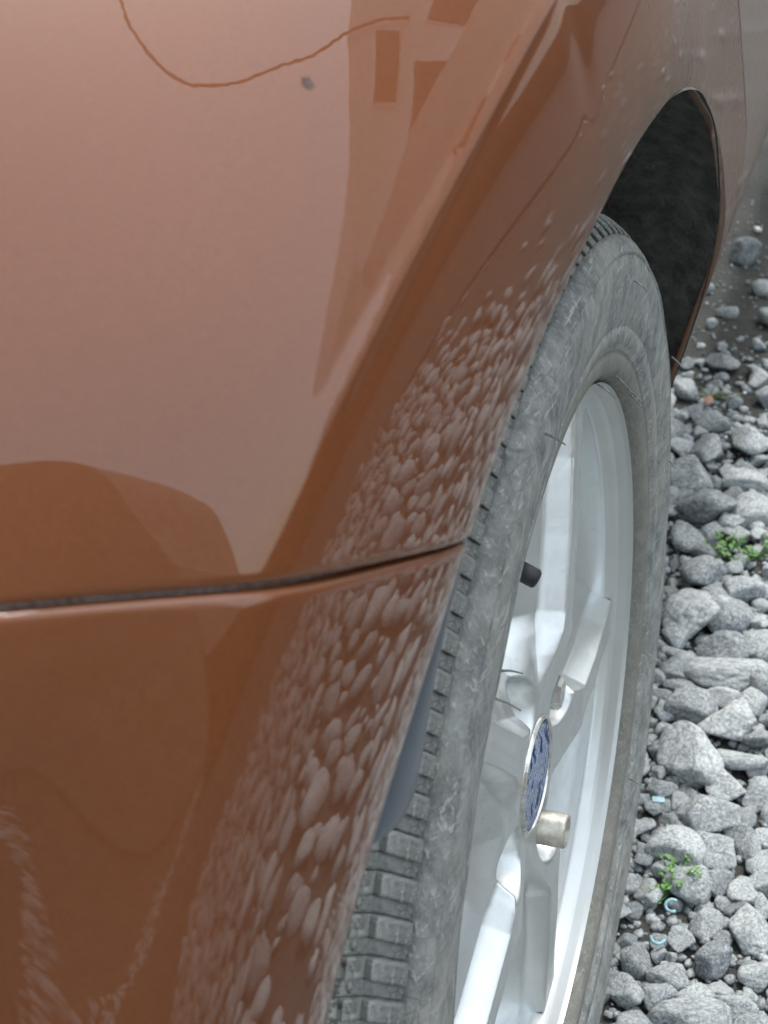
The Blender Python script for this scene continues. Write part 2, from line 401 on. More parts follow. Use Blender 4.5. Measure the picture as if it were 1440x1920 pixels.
# rear door beyond the panel gap
zz = np.concatenate([[.16], np.linspace(.2, 1.0, 90)]); yy = np.concatenate([EDGE_D, .0035+np.linspace(0, 1, 60)**2*2.4]); ex = np.concatenate([EDGE_X, np.zeros(60)])
Pd = np.zeros((len(yy), len(zz), 3))
for j, z in enumerate(zz):
    y0 = np.interp(z, DZ[::-1], DY[::-1])+.008
    Pd[:, j] = np.stack([np.interp(z, *gD)+ex-.0006+0*yy, y0+yy, z+0*yy], -1)
me = grid_mesh('door', Pd); fattr(me, 'dust_sheen', np.full(Pd.shape[:2], .62).ravel()); fattr(me, 'grey', np.ones(Pd.shape[0]*Pd.shape[1]))  # grey film over the door paints in its grazing reflection
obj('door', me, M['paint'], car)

# wheel well
tt = np.linspace(-125, 118, 140); rows_ = []
for k, (dx, dr) in enumerate([(-.0012, -.0005), (-.010, .004), (-.03, .012), (-.09, .016), (-.16, .016), (-.235, .012), (-.25, -.02), (-.25, -.25)]):
    rl = np.interp(np.clip(tt, -95, 100), *gR); xl = np.interp(np.clip(tt, -95, 100), *gX)
    rho = rl+dr; x = np.where(dx > -.05, xl+dx, dx)
    p = polar(tt, rho, x)
    if k in (3, 4): p += np.array([[0, mnoise.noise(Vector((q[0]*30+k, q[1]*30, q[2]*30)))*.006, mnoise.noise(Vector((q[0]*30, q[1]*30+9, q[2]*30)))*.006] for q in p])
    rows_.append(p)
obj('wheel_arch_liner', grid_mesh('wheel_arch_liner', np.stack(rows_, 1)), M['liner'], car)

# closed dark underside and core so that daylight does not come through the car
bm = bmesh.new(); box(bm, -1.62, -.252, -.62, 3.2, .17, .95); box(bm, -1.45, -.36, -.3, 2.2, .951, 1.46); me = bmesh_done('car_body', bm); fattr(me, 'dust_sheen', np.full(len(me.vertices), .1))
obj('car_body', me, M['paint'], car, smooth=False)

# moulded flap in the wheel opening
Tb = [38.3,39,41.2,44,48.1,50.2,51.5,52.2,52.5]; Rb = [.378,.360,.354,.346,.326,.320,.325,.350,.383]
tb = np.linspace(38.4, 52.5, 70); ro = np.interp(tb, Tb, Rb); ro[1:-1] = (ro[2:]+ro[1:-1]*2+ro[:-2])/4
ri = np.interp(tb, *gR)+.001; xl = np.interp(tb, *gX); rowsf = []
for k, v in enumerate(np.linspace(0, 1, 14)):
    rho = ri+(ro-ri)*v
    x = xl-.0085+.0050*math.sin(math.pi*min(1, v*1.1))**.7-.007*max(0, v-.9)/.1
    rowsf.append(polar(tb, rho, x))
rowsf.append(polar(tb, ro+.004, xl-.045))
obj('splash_flap', grid_mesh('splash_flap', np.stack(rowsf, 1)), M['flap'], car)

# small stone chip in the paint
cx = polar(np.array([30.25]), np.array([np.interp(30.25, *gR)+0.1109]), 0)[0]
f0, u0 = -cx[1], cx[2]-HZ
bm = bmesh.new(); vs = []
for k in range(14):
    t = 2*math.pi*k/14; rr_ = 1+.25*math.sin(2.3*k)
    f, u = f0+.0014*rr_*math.cos(t), u0+.0012*rr_*math.sin(t)-.0004*math.cos(t)
    vs.append(bm.verts.new((float(X_of(np.array(f), np.array(u)))+.00025, -f, u+HZ)))
cv = bm.verts.new((float(X_of(np.array(f0), np.array(u0)))+.00005, -f0, u0+HZ))
for k in range(14): bm.faces.new((cv, vs[k], vs[(k+1) % 14]))
obj('paint_chip', bmesh_done('paint_chip', bm), M['chipm'], quarter)

# ------------------------------------------------------------------ tyre
NT = 126
prof_t = [(-.10, .190), (-.03, .2065), (-.004, .2100), (-.0018, .2122), (-.0004, .2128), (.0028, .2146), (.0046, .2175), (.0052, .2225), (.0054, .2250), (.0044, .2256), (.0052, .2268), (.0062, .2280), (.0062, .2300), (.0078, .2312), (.0086, .2345), (.0090, .2385), (.0083, .2392), (.0090, .2400),
          (.0104, .2470), (.0114, .2560), (.0119, .2630), (.0116, .2690), (.0106, .2735), (.0100, .2748), (.0112, .2756), (.0100, .2770), (.0082, .2800), (.0058, .2828), (.0036, .2842), (.0026, .2836), (.0010, .2850), (-.03, .2880), (-.09, .2895), (-.15, .288), (-.175, .283), (-.19, .262), (-.185, .23), (-.175, .2)]
pt = []
for (x0, r0), (x1, r1) in zip(prof_t, prof_t[1:]):
    n = max(1, int(math.hypot(x1-x0, r1-r0)/.004))
    for k in range(n): pt.append((x0+(x1-x0)*k/n, r0+(r1-r0)*k/n))
pt.append(prof_t[-1]); pt = np.array(pt)
ph = np.linspace(0, 360, 481)[:-1]
Pt = np.stack([polar(ph, np.full(ph.shape, r), np.full(ph.shape, x)) for x, r in pt], 1)
# faint uneven bulges of an old sidewall
for j, (x, r) in enumerate(pt):
    if .225 < r < .28 and x > 0: Pt[:, j, 0] += .0006*np.sin(np.radians(ph*11+r*900))*np.sin(np.radians(ph*7))
me = grid_mesh('tyre', Pt, closed_u=True, flip=True)
fattr(me, 'mud', np.tile(np.where(pt[:, 0] < -.02, .35, .0), (len(ph), 1)).ravel()); fattr(me, 'protector', np.tile(((pt[:, 1] > .2105) & (pt[:, 1] < .2275)).astype(float), (len(ph), 1)).ravel())
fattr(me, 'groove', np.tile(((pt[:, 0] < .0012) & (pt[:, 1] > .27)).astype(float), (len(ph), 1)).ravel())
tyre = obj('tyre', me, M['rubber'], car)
def curved_block(name, a0, a1, x0, x1, rb, top, na=8, nx=6, wave=0., sip=(), jsip=()):
    """tread block: top(x) radius, wavy walls; angles in degrees"""
    P = np.zeros((na+3, nx+3, 3)); xs = np.concatenate([[x0], np.linspace(x0, x1, nx+1), [x1]]); as_ = np.concatenate([[a0], np.linspace(a0, a1, na+1), [a1]])
    for i in range(na+3):
        for j in range(nx+3):
            edge = i in (0, na+2) or j in (0, nx+2)
            x = xs[j]; al = as_[i]+wave*math.sin((x-x0)/(x1-x0)*7)
            r = rb if edge else top(x)
            if not edge and (i in sip or j in jsip): r -= .0022
            if not edge and (i in (1, na+1) or j in (1, nx+1)): r -= .0006
            P[i, j] = polar(np.array([al]), np.array([r]), x)[0]
    return grid_mesh(name, P)
step = 360/NT
topx = lambda x: .2970-.0115*max(0, min(1, (x+.020)/.0235))**2.0
mesh_a = curved_block('tread_block', -step*.27, step*.27, -.036, .0034, .2835, topx, 9, 15, .30, jsip=(5, 8, 11))
mesh_l = curved_block('tread_block', step*.30, step*.70, -.036, .0030, .2825, lambda x: topx(x)-.0021, 7, 12, .30)
mesh_b = curved_block('tread_block', -step*.92, step*.92, -.072, -.038, .2865, lambda x: .2978, 9, 9, .30, sip=(3, 7), jsip=(4,))
# sipes: vertical slits in the shoulder block
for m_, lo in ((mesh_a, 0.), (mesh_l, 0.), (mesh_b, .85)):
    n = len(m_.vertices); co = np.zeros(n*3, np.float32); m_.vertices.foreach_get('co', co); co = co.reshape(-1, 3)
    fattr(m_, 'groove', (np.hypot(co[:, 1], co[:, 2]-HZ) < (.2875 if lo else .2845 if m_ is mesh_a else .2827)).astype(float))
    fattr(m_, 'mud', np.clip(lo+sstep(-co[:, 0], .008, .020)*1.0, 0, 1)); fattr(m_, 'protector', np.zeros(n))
def rot_copies(name, me, angs, parent, mat):
    for a_ in angs:
        if not me.materials: me.materials.append(mat)
        o = link(bpy.data.objects.new(name, me), parent)
        o.matrix_world = Matrix.Translation((0, 0, HZ)) @ Matrix.Rotation(R(a_), 4, 'X') @ Matrix.Translation((0, 0, -HZ))
for m_ in (mesh_a, mesh_l, mesh_b): m_.polygons.foreach_set('use_smooth', [False]*len(m_.polygons))
vis = [k for k in range(NT) if (k*step+62) % 360 < 176]; hid = [k for k in range(NT) if k not in vis]
rot_copies('tread_block', mesh_a, [k*step for k in vis], tyre, M['rubber'])
rot_copies('tread_block', mesh_l, [k*step for k in vis], tyre, M['rubber'])
rot_copies('tread_block', mesh_b, [k*step+step*.4 for k in vis[::2]], tyre, M['rubber'])
def joined(name, parts):
    Vs, Fs, at, off = [], [], {'mud': [], 'groove': [], 'protector': []}, 0
    for m_, angs in parts:
        n = len(m_.vertices); co = np.zeros(n*3, np.float32); m_.vertices.foreach_get('co', co); co = co.reshape(-1, 3)-np.array([0, 0, HZ])
        fi = np.zeros(len(m_.polygons)*4, np.int32); m_.loops.foreach_get('vertex_index', fi); fi = fi.reshape(-1, 4)
        for a_ in angs:
            c, s_ = math.cos(R(a_)), math.sin(R(a_))
            Vs.append(np.stack([co[:, 0], co[:, 1]*c-co[:, 2]*s_, co[:, 1]*s_+co[:, 2]*c+HZ], -1)); Fs.append(fi+off); off += n
            for k_ in at:
                v_ = np.zeros(n, np.float32); m_.attributes[k_].data.foreach_get('value', v_); at[k_].append(v_)
    me = from_np(name, np.vstack(Vs), np.vstack(Fs))
    for k_ in at: fattr(me, k_, np.concatenate(at[k_]))
    return me
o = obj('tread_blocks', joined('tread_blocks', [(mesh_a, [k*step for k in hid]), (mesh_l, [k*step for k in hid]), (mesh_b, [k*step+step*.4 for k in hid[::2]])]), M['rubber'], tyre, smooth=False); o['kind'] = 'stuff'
allb = []
bmr = bmesh.new()
rib = np.stack([polar(ph, np.full(ph.shape, r), np.full(ph.shape, x)) for x, r in ((-.078, .288), (-.078, .2984), (-.108, .2984), (-.108, .288))], 1)
me = grid_mesh('tread_rib', rib, closed_u=True, flip=True); fattr(me, 'mud', np.ones(len(me.vertices))); fattr(me, 'protector', np.zeros(len(me.vertices)))
obj('tread_rib', me, M['rubber'], tyre, smooth=False)
# thin moulding hairs on the sidewall
for a_, r_, x_, ln, yaw in ((-28, .214, .004, .011, .3), (-40, .214, .004, .012, -.2), (-43, .214, .004, .010, .1), (-14, .214, .004, .012, .5), (38, .2145, .004, .010, .5), (41, .2145, .004, .012, -.1), (77, .215, .004, .012, .2), (78.5, .215, .004, .012, -.2), (-20, .262, .014, .008, .8), (20, .272, .013, .009, .3), (-60, .276, .013, .01, .9), (96, .264, .014, .009, .4), (-75, .25, .0135, .007, .2), (-108, .228, .008, .012, .2), (-130, .228, .008, .012, .2)):
    p = polar(np.array([a_]), np.array([r_]), x_)[0]; t = R(a_)
    d = Vector((.8, -math.sin(t+yaw)*-.6, math.cos(t+yaw)*-.6)).normalized()
    bm = bmesh.new(); tube(bm, [p, Vector(p)+d*ln*.5, Vector(p)+d*ln+Vector((0, 0, -.0015))], [.0006, .0005, .0003], 5)
    me = bmesh_done('rubber_hair', bm); fattr(me, 'mud', np.zeros(len(me.vertices))); fattr(me, 'protector', np.zeros(len(me.vertices)))
    obj('rubber_hair', me, M['rubber'], tyre)
bm = bmesh.new(); bmesh.ops.create_icosphere(bm, subdivisions=3, radius=.0042)
for v in bm.verts: v.co.x *= 1.1; v.co.z *= .8
me = bmesh_done('stuck_pebble', bm); o = obj('stuck_pebble', me, M['steel'], tyre); o.location = polar(np.array([74.]), np.array([.2990]), -.056)[0]

# ------------------------------------------------------------------ alloy wheel as one relief, split into hub, spokes and barrel
SP0 = 48.-14.   # spoke phase: angle of the upper spoke, positive towards the near end
NPH, rs = 1440, np.concatenate([np.linspace(.0, .034, 24), np.linspace(.035, .203, 170)])
phi = np.linspace(0, 360, NPH+1)[:-1]
RR, PH = np.meshgrid(rs, phi)                 # (NPH, nr)
def spoke_frame():
    best = np.full(RR.shape, 9.); side = np.zeros(RR.shape)
    return best
# disc angle used for the tables: a = measured from the image-up direction towards the far side  ->  theta = -(a) - 42 ... in degrees from vertical
toth = lambda a_: -42.-a_
spk = [toth(-14+72*k) for k in range(5)]
dmin = np.full(RR.shape, 9.); alng = np.zeros(RR.shape)
for s_ in spk:
    da = np.radians((PH-s_+180) % 360-180); c = np.cos(da)
    d = np.where(c > 0, np.abs(RR*np.sin(da)), 9.); dmin = np.minimum(dmin, d)
face = np.interp(RR, [0, .034, .045, .06, .08, .13, .17, .203], [-.014, -.014, -.0135, -.010, -.0055, -.0075, -.0105, -.0125])
wid = np.interp(RR, [.0, .07, .09, .13, .17, .203], [.03, .016, .0095, .0085, .0095, .013])
q = dmin-wid
gro = -.0022*np.exp(-((dmin)/(wid*.42))**2)*sstep(RR, .085, .10)*(1-sstep(RR, .185, .198))
dep = .014*np.clip(q/.0055, 0, 1)+.040*np.clip((q-.0045)/.052, 0, 1)**1.15
hubmask = 1-sstep(RR, .052, .088)
X = face+gro-dep*(1-hubmask)-hubmask*.004*sstep(q, 0, .01)
rimlift = sstep(RR, .188, .201)
X = X*(1-rimlift)+rimlift*np.minimum(X+.012, -.030+0*X) if False else X
# lug pockets
lugs = [toth(31+90*k) for k in range(4)]
for s_ in lugs:
    ly, lz = .054*math.sin(R(s_)), .054*math.cos(R(s_))
    dd = np.hypot(RR*np.sin(np.radians(PH))-ly, RR*np.cos(np.radians(PH))-lz)
    X = X-np.where(dd < .024, .018*(1-sstep(dd, .0140, .0195)), 0)
# cap seat
X = X-.0025*(1-sstep(RR, .0305, .033))
P3 = polar(PH, RR, X)
keep = np.ones((NPH, len(rs)-1), bool)
Xf = np.minimum(np.minimum(X[:, :-1], X[:, 1:]), np.roll(np.minimum(X[:, :-1], X[:, 1:]), -1, 0))
keep &= ~((Xf < face[:, :-1]-.0515) & (RR[:, :-1] > .10) & (RR[:, :-1] < .196))
idx = np.arange(NPH*len(rs)).reshape(NPH, len(rs)); idn = np.roll(idx, -1, 0)
F = np.stack([idx[:, :-1], idn[:, :-1], idn[:, 1:], idx[:, 1:]], -1)[:, :, ::-1]
full = from_np('alloy_full', P3.reshape(-1, 3), F.reshape(-1, 4))
nn = np.zeros(len(full.vertices)*3, np.float32); full.vertex_normals.foreach_get('vector', nn); nn = nn.reshape(-1, 3)
grime = (.04+.40*np.exp(-((RR-.06)/.035)**2)).ravel()
line = np.where(RR > .06, .42*np.exp(-((q-.0058)/.0010)**2)*(1-hubmask), 0); line = np.maximum(line, np.where(RR > .078, .26*np.exp(-(q/.0008)**2), 0)).ravel()
def cut(name, mask, parent):
    f = F[mask & keep]; used, inv = np.unique(f, return_inverse=True)
    me = from_np(name, P3.reshape(-1, 3)[used], inv.reshape(-1, 4)); fattr(me, 'grime', grime[used]); fattr(me, 'line', line[used])
    o = obj(name, me, M['alloy'], parent)
    try: me.normals_split_custom_set_from_vertices([tuple(v) for v in nn[used].tolist()])
    except Exception as ex: print('normals', ex)
    return o
rmid = RR[:, :-1]
bp_ = [(-.0012, .2098), (-.004, .2092), (-.008, .2070), (-.012, .2050), (-.018, .2030), (-.026, .2025), (-.05, .1995), (-.08, .196), (-.14, .190), (-.165, .2)]
bq = []
for (x0, r0), (x1, r1) in zip(bp_, bp_[1:]):
    for k in range(6): bq.append((x0+(x1-x0)*k/6, r0+(r1-r0)*k/6))
bq.append(bp_[-1])
Pw = np.stack([polar(ph, np.full(ph.shape, r), np.full(ph.shape, x)) for x, r in bq], 1)
me = grid_mesh('alloy_wheel', Pw, closed_u=True, flip=False); fattr(me, 'grime', np.full(len(me.vertices), .05)); fattr(me, 'line', np.tile(np.array([.6 if x > -.010 else .3 if x > -.02 else 0. for x, r in bq]), (len(ph), 1)).ravel())
wheel = obj('alloy_wheel', me, M['alloy'], car)
hub = cut('hub', rmid < .084, wheel)
sect = np.round(((PH[:, :-1]-spk[0]) % 360)/72).astype(int) % 5
for k in range(5): cut('spoke', (rmid >= .084) & (sect == k), wheel)
# brake disc behind
def lathe(name, prof_, n=96):
    p_ = np.linspace(0, 360, n+1)[:-1]
    return grid_mesh(name, np.stack([polar(p_, np.full(p_.shape, r), np.full(p_.shape, x)) for x, r in prof_], 1), closed_u=True, flip=True)
obj('brake_disc', lathe('brake_disc', [(-.075, .001), (-.075, .08), (-.10, .085), (-.10, .135), (-.115, .137), (-.13, .06)]), M['disc'], car)
# cap
cap = obj('centre_cap', lathe('centre_cap', [(-.0120, .0001), (-.0121, .012), (-.0124, .022), (-.0132, .0285), (-.0135, .0292), (-.0150, .0296), (-.018, .0298)], 64), M['emblem'], wheel)
me = lathe('cap_ring', [(-.0150, .0298), (-.0125, .0300), (-.0120, .0306), (-.0124, .0315), (-.0160, .0322)], 64); obj('cap_ring', me, M['steel'], wheel)
# lug nuts
def nut(long_):
    bm = bmesh.new(); hexr = .0098; n = 6 if not long_ else 24
    L = .016 if not long_ else .026
    prof_n = [(0, hexr*1.25), (.003, hexr*1.25), (.0035, hexr), (L-.002, hexr), (L, hexr*.82)] if not long_ else [(0, hexr), (L-.001, hexr), (L, hexr*.93), (L, hexr*.78), (L-.004, hexr*.74)]
    rings = [[bm.verts.new((x, r*math.cos(2*math.pi*k/n), r*math.sin(2*math.pi*k/n))) for k in range(n)] for x, r in prof_n]
    for r0, r1 in zip(rings, rings[1:]):
        for k in range(n): bm.faces.new((r0[k], r0[(k+1) % n], r1[(k+1) % n], r1[k]))
    bm.faces.new(rings[-1])
    return bmesh_done('lug_nut', bm)
nm_, nl_ = nut(False), nut(True)
for k, s_ in enumerate(lugs):
    o = obj('lug_nut', nl_ if k == 1 else nm_, M['rusty'] if k == 1 else M['steel'], wheel, smooth=(k == 1))
    p = polar(np.array([s_]), np.array([.054]), (-.0272, -.026, -.045, -.045)[k])[0]; o.location = p; o.rotation_euler = (.3*k, 0, 0)
    if k == 1: o['label'] = 'long stained lug nut standing proud of the wheel'
# valve
th_v = 42.-42.+67-0
bm = bmesh.new()
pv = Vector(polar(np.array([toth(-62)]), np.array([.188]), -.015)[0]); dv = Vector((.85, .25*math.sin(R(toth(-62))), -.5*math.cos(R(toth(-62))))).normalized()
tube(bm, [pv-dv*.012, pv, pv+dv*.001, pv+dv*.010, pv+dv*.0105, pv+dv*.019, pv+dv*.020], [.0045, .0045, .0036, .0036, .0045, .0045, .0036], 12)
obj('valve_stem', bmesh_done('valve_stem', bm), M['black'], wheel)

# ------------------------------------------------------------------ stones
def ico(n):
    bm = bmesh.new(); bmesh.ops.create_icosphere(bm, subdivisions=n, radius=1); bm.verts.ensure_lookup_table()
    V = np.array([v.co[:] for v in bm.verts]); F = np.array([[v.index for v in f.verts] for f in bm.faces]); bm.free(); return V, F
I3, I2, I1 = ico(4), ico(3), ico(2)
def stone_shape(base, seed):
    r_ = np.random.default_rng(seed); V, F = base
    k = r_.integers(6, 11); N = r_.normal(size=(k, 3)); N /= np.linalg.norm(N, axis=1)[:, None]; h = r_.uniform(.45, .86, k)
    dt = V@N.T; rad = np.where(dt > .05, h/np.maximum(dt, .05), 9.)
    rad = -np.log(np.exp(-np.clip(rad, 0, 3)*42).sum(1)+math.exp(-42*1.12))/42
    rad += np.array([mnoise.noise(Vector(v*2.1)+Vector((seed*3.1, 0, 0)))*.05+mnoise.noise(Vector(v*5)+Vector((0, seed*1.7, 0)))*.035+mnoise.noise(Vector(v*12)+Vector((0, seed*1.7, 5)))*.014 for v in V])
    W = V*rad[:, None]; ext = (W.max(0)-W.min(0))/2; return (W-(W.max(0)+W.min(0))/2)/ext, F
NSH = 18
shapes3 = [stone_shape(I3, k) for k in range(NSH)]; shapes2 = [stone_shape(I1, k) for k in range(NSH)]
stone_me = []
for V, F in shapes3:
    me = from_np('stone', V, F); me.materials.append(M['stone']); me.polygons.foreach_set('use_smooth', [True]*len(me.polygons)); stone_me.append(me)

HERO = [(-0.003,1.159,0.0144,0.0479,0.0086),(-0.054,1.197,0.0208,0.0202,0.0079),(-0.046,1.022,0.0225,0.0192,0.0081),(-0.04,0.951,0.0206,0.0348,0.0124),(0.006,0.98,0.0231,0.0337,0.0139),(-0.07,0.954,0.0142,0.0365,0.0085),(-0.01,0.91,0.008,0.0155,0.0048),(-0.048,0.889,0.0252,0.0306,0.0136),(0.012,0.894,0.0242,0.0187,0.0083),(-0.026,0.822,0.0375,0.0302,0.0139),(0.027,0.824,0.0203,0.0299,0.0122),(-0.031,0.752,0.0186,0.0223,0.0106),(-0.009,0.773,0.0128,0.0192,0.0077),(0.017,0.771,0.0158,0.0151,0.0071),(-0.007,0.689,0.0207,0.0292,0.0124),(-0.038,0.71,0.0057,0.0172,0.0034),(0.035,0.672,0.0205,0.0219,0.0107),(0.024,0.629,0.0246,0.0288,0.0144),(-0.007,0.618,0.0253,0.0356,0.0152),(-0.017,0.59,0.0143,0.0219,0.0086),(0.033,0.575,0.0255,0.0186,0.0095),(-0.007,0.559,0.0192,0.011,0.0057),(0.057,0.628,0.01,0.0228,0.006),(-0.006,0.532,0.0146,0.0143,0.0074),(0.036,0.534,0.0353,0.019,0.0099),(0.06,0.585,0.0124,0.0224,0.0074),(0.001,0.508,0.017,0.0105,0.0055),(0.04,0.781,0.0099,0.0166,0.0059),(-0.036,0.675,0.0056,0.0165,0.0034),(0.015,1.055,0.0068,0.0189,0.0041),(-0.007,0.466,0.0102,0.0224,0.0061),(0.017,0.473,0.0205,0.0208,0.0111),(0.047,0.456,0.0228,0.0263,0.0137),(0.075,0.451,0.0143,0.0157,0.0085),(0.065,0.494,0.0147,0.023,0.0088),(0.038,0.501,0.0156,0.0107,0.0056),(0.009,0.43,0.0142,0.0111,0.006),(0.023,0.402,0.0246,0.0343,0.0148),(0.062,0.413,0.0239,0.0141,0.0077),(0.04,0.392,0.0065,0.0104,0.0039),(0.078,0.407,0.009,0.0111,0.0054),(-0.001,0.383,0.0065,0.0158,0.0039),(0.006,0.363,0.0128,0.0093,0.0052),(0.055,0.372,0.0177,0.0166,0.0093),(0.085,0.372,0.012,0.0311,0.0072),(0.023,0.351,0.0072,0.0111,0.0043),(0.002,0.338,0.0063,0.0137,0.0038),(0.047,0.332,0.0251,0.0219,0.0124),(0.075,0.34,0.0102,0.0228,0.0061),(0.012,0.343,0.0047,0.0128,0.0028),(0.015,0.301,0.0069,0.0189,0.0042),(0.026,0.313,0.007,0.0106,0.0042),(0.033,0.288,0.0199,0.02,0.0116),(0.06,0.295,0.0153,0.0215,0.0092),(0.084,0.302,0.0092,0.0219,0.0055),(0.007,0.277,0.0084,0.0181,0.005),(0.026,0.26,0.0113,0.0102,0.006),(0.047,0.267,0.0113,0.0074,0.0043),(0.045,0.247,0.0179,0.0164,0.0097),(0.065,0.259,0.012,0.0131,0.0072),(0.087,0.255,0.0119,0.0131,0.0072),(0.094,0.29,0.0107,0.0236,0.0064),(0.017,0.236,0.0111,0.0143,0.0067),(0.009,0.217,0.0059,0.0172,0.0035),(0.072,0.241,0.0059,0.0064,0.0036),(0.095,0.215,0.0138,0.0263,0.0083),(0.063,0.213,0.0109,0.0116,0.0066),(0.077,0.204,0.0065,0.0115,0.0039),(0.032,0.189,0.0072,0.0079,0.0043),(0.048,0.191,0.0093,0.0095,0.0056),(0.073,0.179,0.0135,0.0136,0.0081),(0.104,0.174,0.0121,0.0093,0.0056),(0.045,0.155,0.0148,0.0108,0.0066),(0.067,0.142,0.0132,0.0123,0.0075),(0.041,0.135,0.0111,0.0116,0.0067),(0.017,0.137,0.0112,0.0274,0.0067),(0.094,0.14,0.0153,0.0122,0.0075),(0.031,0.109,0.013,0.0111,0.0069),(0.065,0.117,0.0268,0.0192,0.0119),(0.107,0.126,0.0131,0.0121,0.0074),(0.098,0.184,0.0079,0.0051,0.0031),(0.083,0.155,0.0091,0.0075,0.0046),(0.042,0.122,0.0048,0.0059,0.0029),(0.016,0.097,0.0068,0.0101,0.0041),(0.101,0.245,0.0074,0.025,0.0045),(0.059,0.233,0.0066,0.0063,0.0037),(-0.0726,1.6071,0.0216,0.02,0.018)]
GROUPNAME = 'grey crushed stones in the gravel beside the wheel'
GLABEL = 'grey angular crushed stone lying in the gravel bed beside the wheel'
placed = []
grid_h = {}
def cell(x, y): return int(math.floor(x/.05)), int(math.floor(y/.05))
def clash(x, y, r, k=.8):
    cx_, cy_ = cell(x, y)
    for i in range(cx_-2, cx_+3):
        for j in range(cy_-2, cy_+3):
            for (a_, b_, c_) in grid_h.get((i, j), ()):
                if (a_-x)**2+(b_-y)**2 < ((c_+r)*k)**2: return True
    return False
def reg(x, y, r): grid_h.setdefault(cell(x, y), []).append((x, y, r))
def add_stone(x, y, a_, b_, c_, z, rz, label, group, tilt=.25):
    o = link(bpy.data.objects.new('stone', random.choice(stone_me)))
    o.location = (x, y, z); o.scale = (a_, b_, c_); o.rotation_euler = (random.uniform(-tilt, tilt), random.uniform(-tilt, tilt), rz)
    tag(o, label, 'stone', group); return o
special = {len(HERO)-1: ('pale rounded stone lying alone on the dark dirt beside the car sill', None),
           18: ('dark slate grey slab of stone tucked under paler stones right of the tyre', None),
           9: ('large pale speckled stone, widest of those right of the upper tyre', None),
           6: ('small tan pebble wedged between larger grey stones', None),
           37: ('large wedge-shaped grey stone close to the tyre sidewall', None),
           79: ('big pale stone at the bottom edge of the gravel', None)}
ROWS = [(760, 'the top of the rim'), (900, 'the upper spoke tip'), (1040, 'the leafy green weed'), (1180, 'the gap below the valve stem'), (1310, 'the upper lug nut'), (1450, 'the centre cap'), (1580, 'the long lug nut'), (1700, 'the pale blue ring'), (1800, 'the dirt patch end'), (1900, 'the bottom picture edge')]
cells = {}
for k, (x, y, a_, b_, c_) in enumerate(HERO):
    c = rows@(np.array([x, y, .02])-np.array([0.126449, -0.572354, 0.825350])); px, py = 720-2700*c[0]/c[2], 960+2700*c[1]/c[2]
    if k in special or py < 720 or px > 1432: continue
    row = min(ROWS, key=lambda r_: abs(r_[0]-py)); tx = np.interp(py, [700, 900, 1200, 1500, 1700, 1920], [1255, 1258, 1242, 1206, 1172, 1128]); f_ = (px-tx)/(1440-tx)
    side = 'against the tyre' if f_ < .33 else 'mid gravel' if f_ < .66 else 'by the right edge'
    cells.setdefault((row[1], side), []).append((a_*b_, k))
for (rn, sd_), L in cells.items():
    L.sort(reverse=True)
    if len(L) == 1 or L[0][0] > 1.25*L[1][0]:
        special[L[0][1]] = ('largest grey stone level with %s, %s' % (rn, sd_), None)
        if len(L) > 2 and L[1][0] > 1.3*L[2][0]: special[L[1][1]] = ('second largest grey stone level with %s, %s' % (rn, sd_), None)
for k, (x, y, a_, b_, c_) in enumerate(HERO):
    b_ = min(b_, a_*1.5); c_ = max(c_, .5*min(a_, b_))
    lab, grp = special.get(k, (GLABEL, GROUPNAME))
    add_stone(x, y, a_*1.12, b_*1.10, c_*1.2, gheight(x, y)-.012+c_*.85+.002, random.uniform(-.35, .35)+random.choice((0, math.pi)), lab, grp)
    reg(x, y, (a_+b_)/2)
def density(x, y):
    d = 1.0
    if y > 1.05: d = max(.05, 1-(y-1.05)/.22)
    if y > 1.4 : d = .02
    d *= 1-.85*math.exp(-(((x-.035)/.035)**2+((y-.2)/.035)**2))
    if x < -.35: d *= .5
    n = mnoise.noise(Vector((x*1.3, y*1.3, 7)))
    return d*(1 if n > -.35 else .35)
def inview(x, y):
    c = rows@(np.array([x, y, .012])-np.array([0.126449, -0.572354, 0.825350]))
    return c[2] < 0 and -.2 < c[0]/-c[2]*2700 < 745 and abs(c[1]/c[2]*2700) < 985 and c[0]/-c[2]*2700 > 300
reg(.037, .248, .014); reg(.012, .735, .012); reg(.042, .735, .010); reg(.036, .217, .008); reg(.032, .186, .006)
indiv = len(HERO); soft = []
def try_area(n, x0, x1, y0, y1, lo, hi, k):
    global indiv
    for _ in range(n):
        x, y = random.uniform(x0, x1), random.uniform(y0, y1); r = lo+(hi-lo)*random.random()**1.8
        if math.hypot(x+.09, y) < .12+0 and x < .02: continue
        if random.random() > density(x, y) or clash(x, y, r, k): continue
        reg(x, y, r)
        a_, b_ = r*random.uniform(.9, 1.25), r*random.uniform(.8, 1.15); c_ = r*random.uniform(.55, .85)
        z = gheight(x, y)-.012+c_*random.uniform(.35, .9)
        if indiv < 300 and inview(x, y) and r > .004:
            add_stone(x, y, a_, b_, c_, z, random.uniform(0, 6.28), GLABEL, GROUPNAME, .5); indiv += 1
        else: soft.append((x, y, z, a_, b_, c_))
try_area(3500, -.12, .26, .02, 1.3, .009, .020, .74)
try_area(9000, -.12, .26, .02, 1.3, .004, .011, .74)
try_area(9000, .24, 1.7, -.9, 1.5, .022, .042, .88)
try_area(6000, -.5, .25, -.9, 1.5, .013, .026, .80)
try_area(5000, -.5, 1.7, -.9, 1.5, .009, .018, .84)
try_area(5000, -.6, 1.72, -.9, 4.0, .018, .036, .82)
for q_ in range(9):
    bx_, by_ = random.uniform(-.6, 4), random.uniform(-5, -1.2); try_area(160, bx_-.55, bx_+.55, by_-.25, by_+.25, .016, .04, .8)
try_area(900, 1.66, 1.84, -.8, 4, .010, .034, .7)
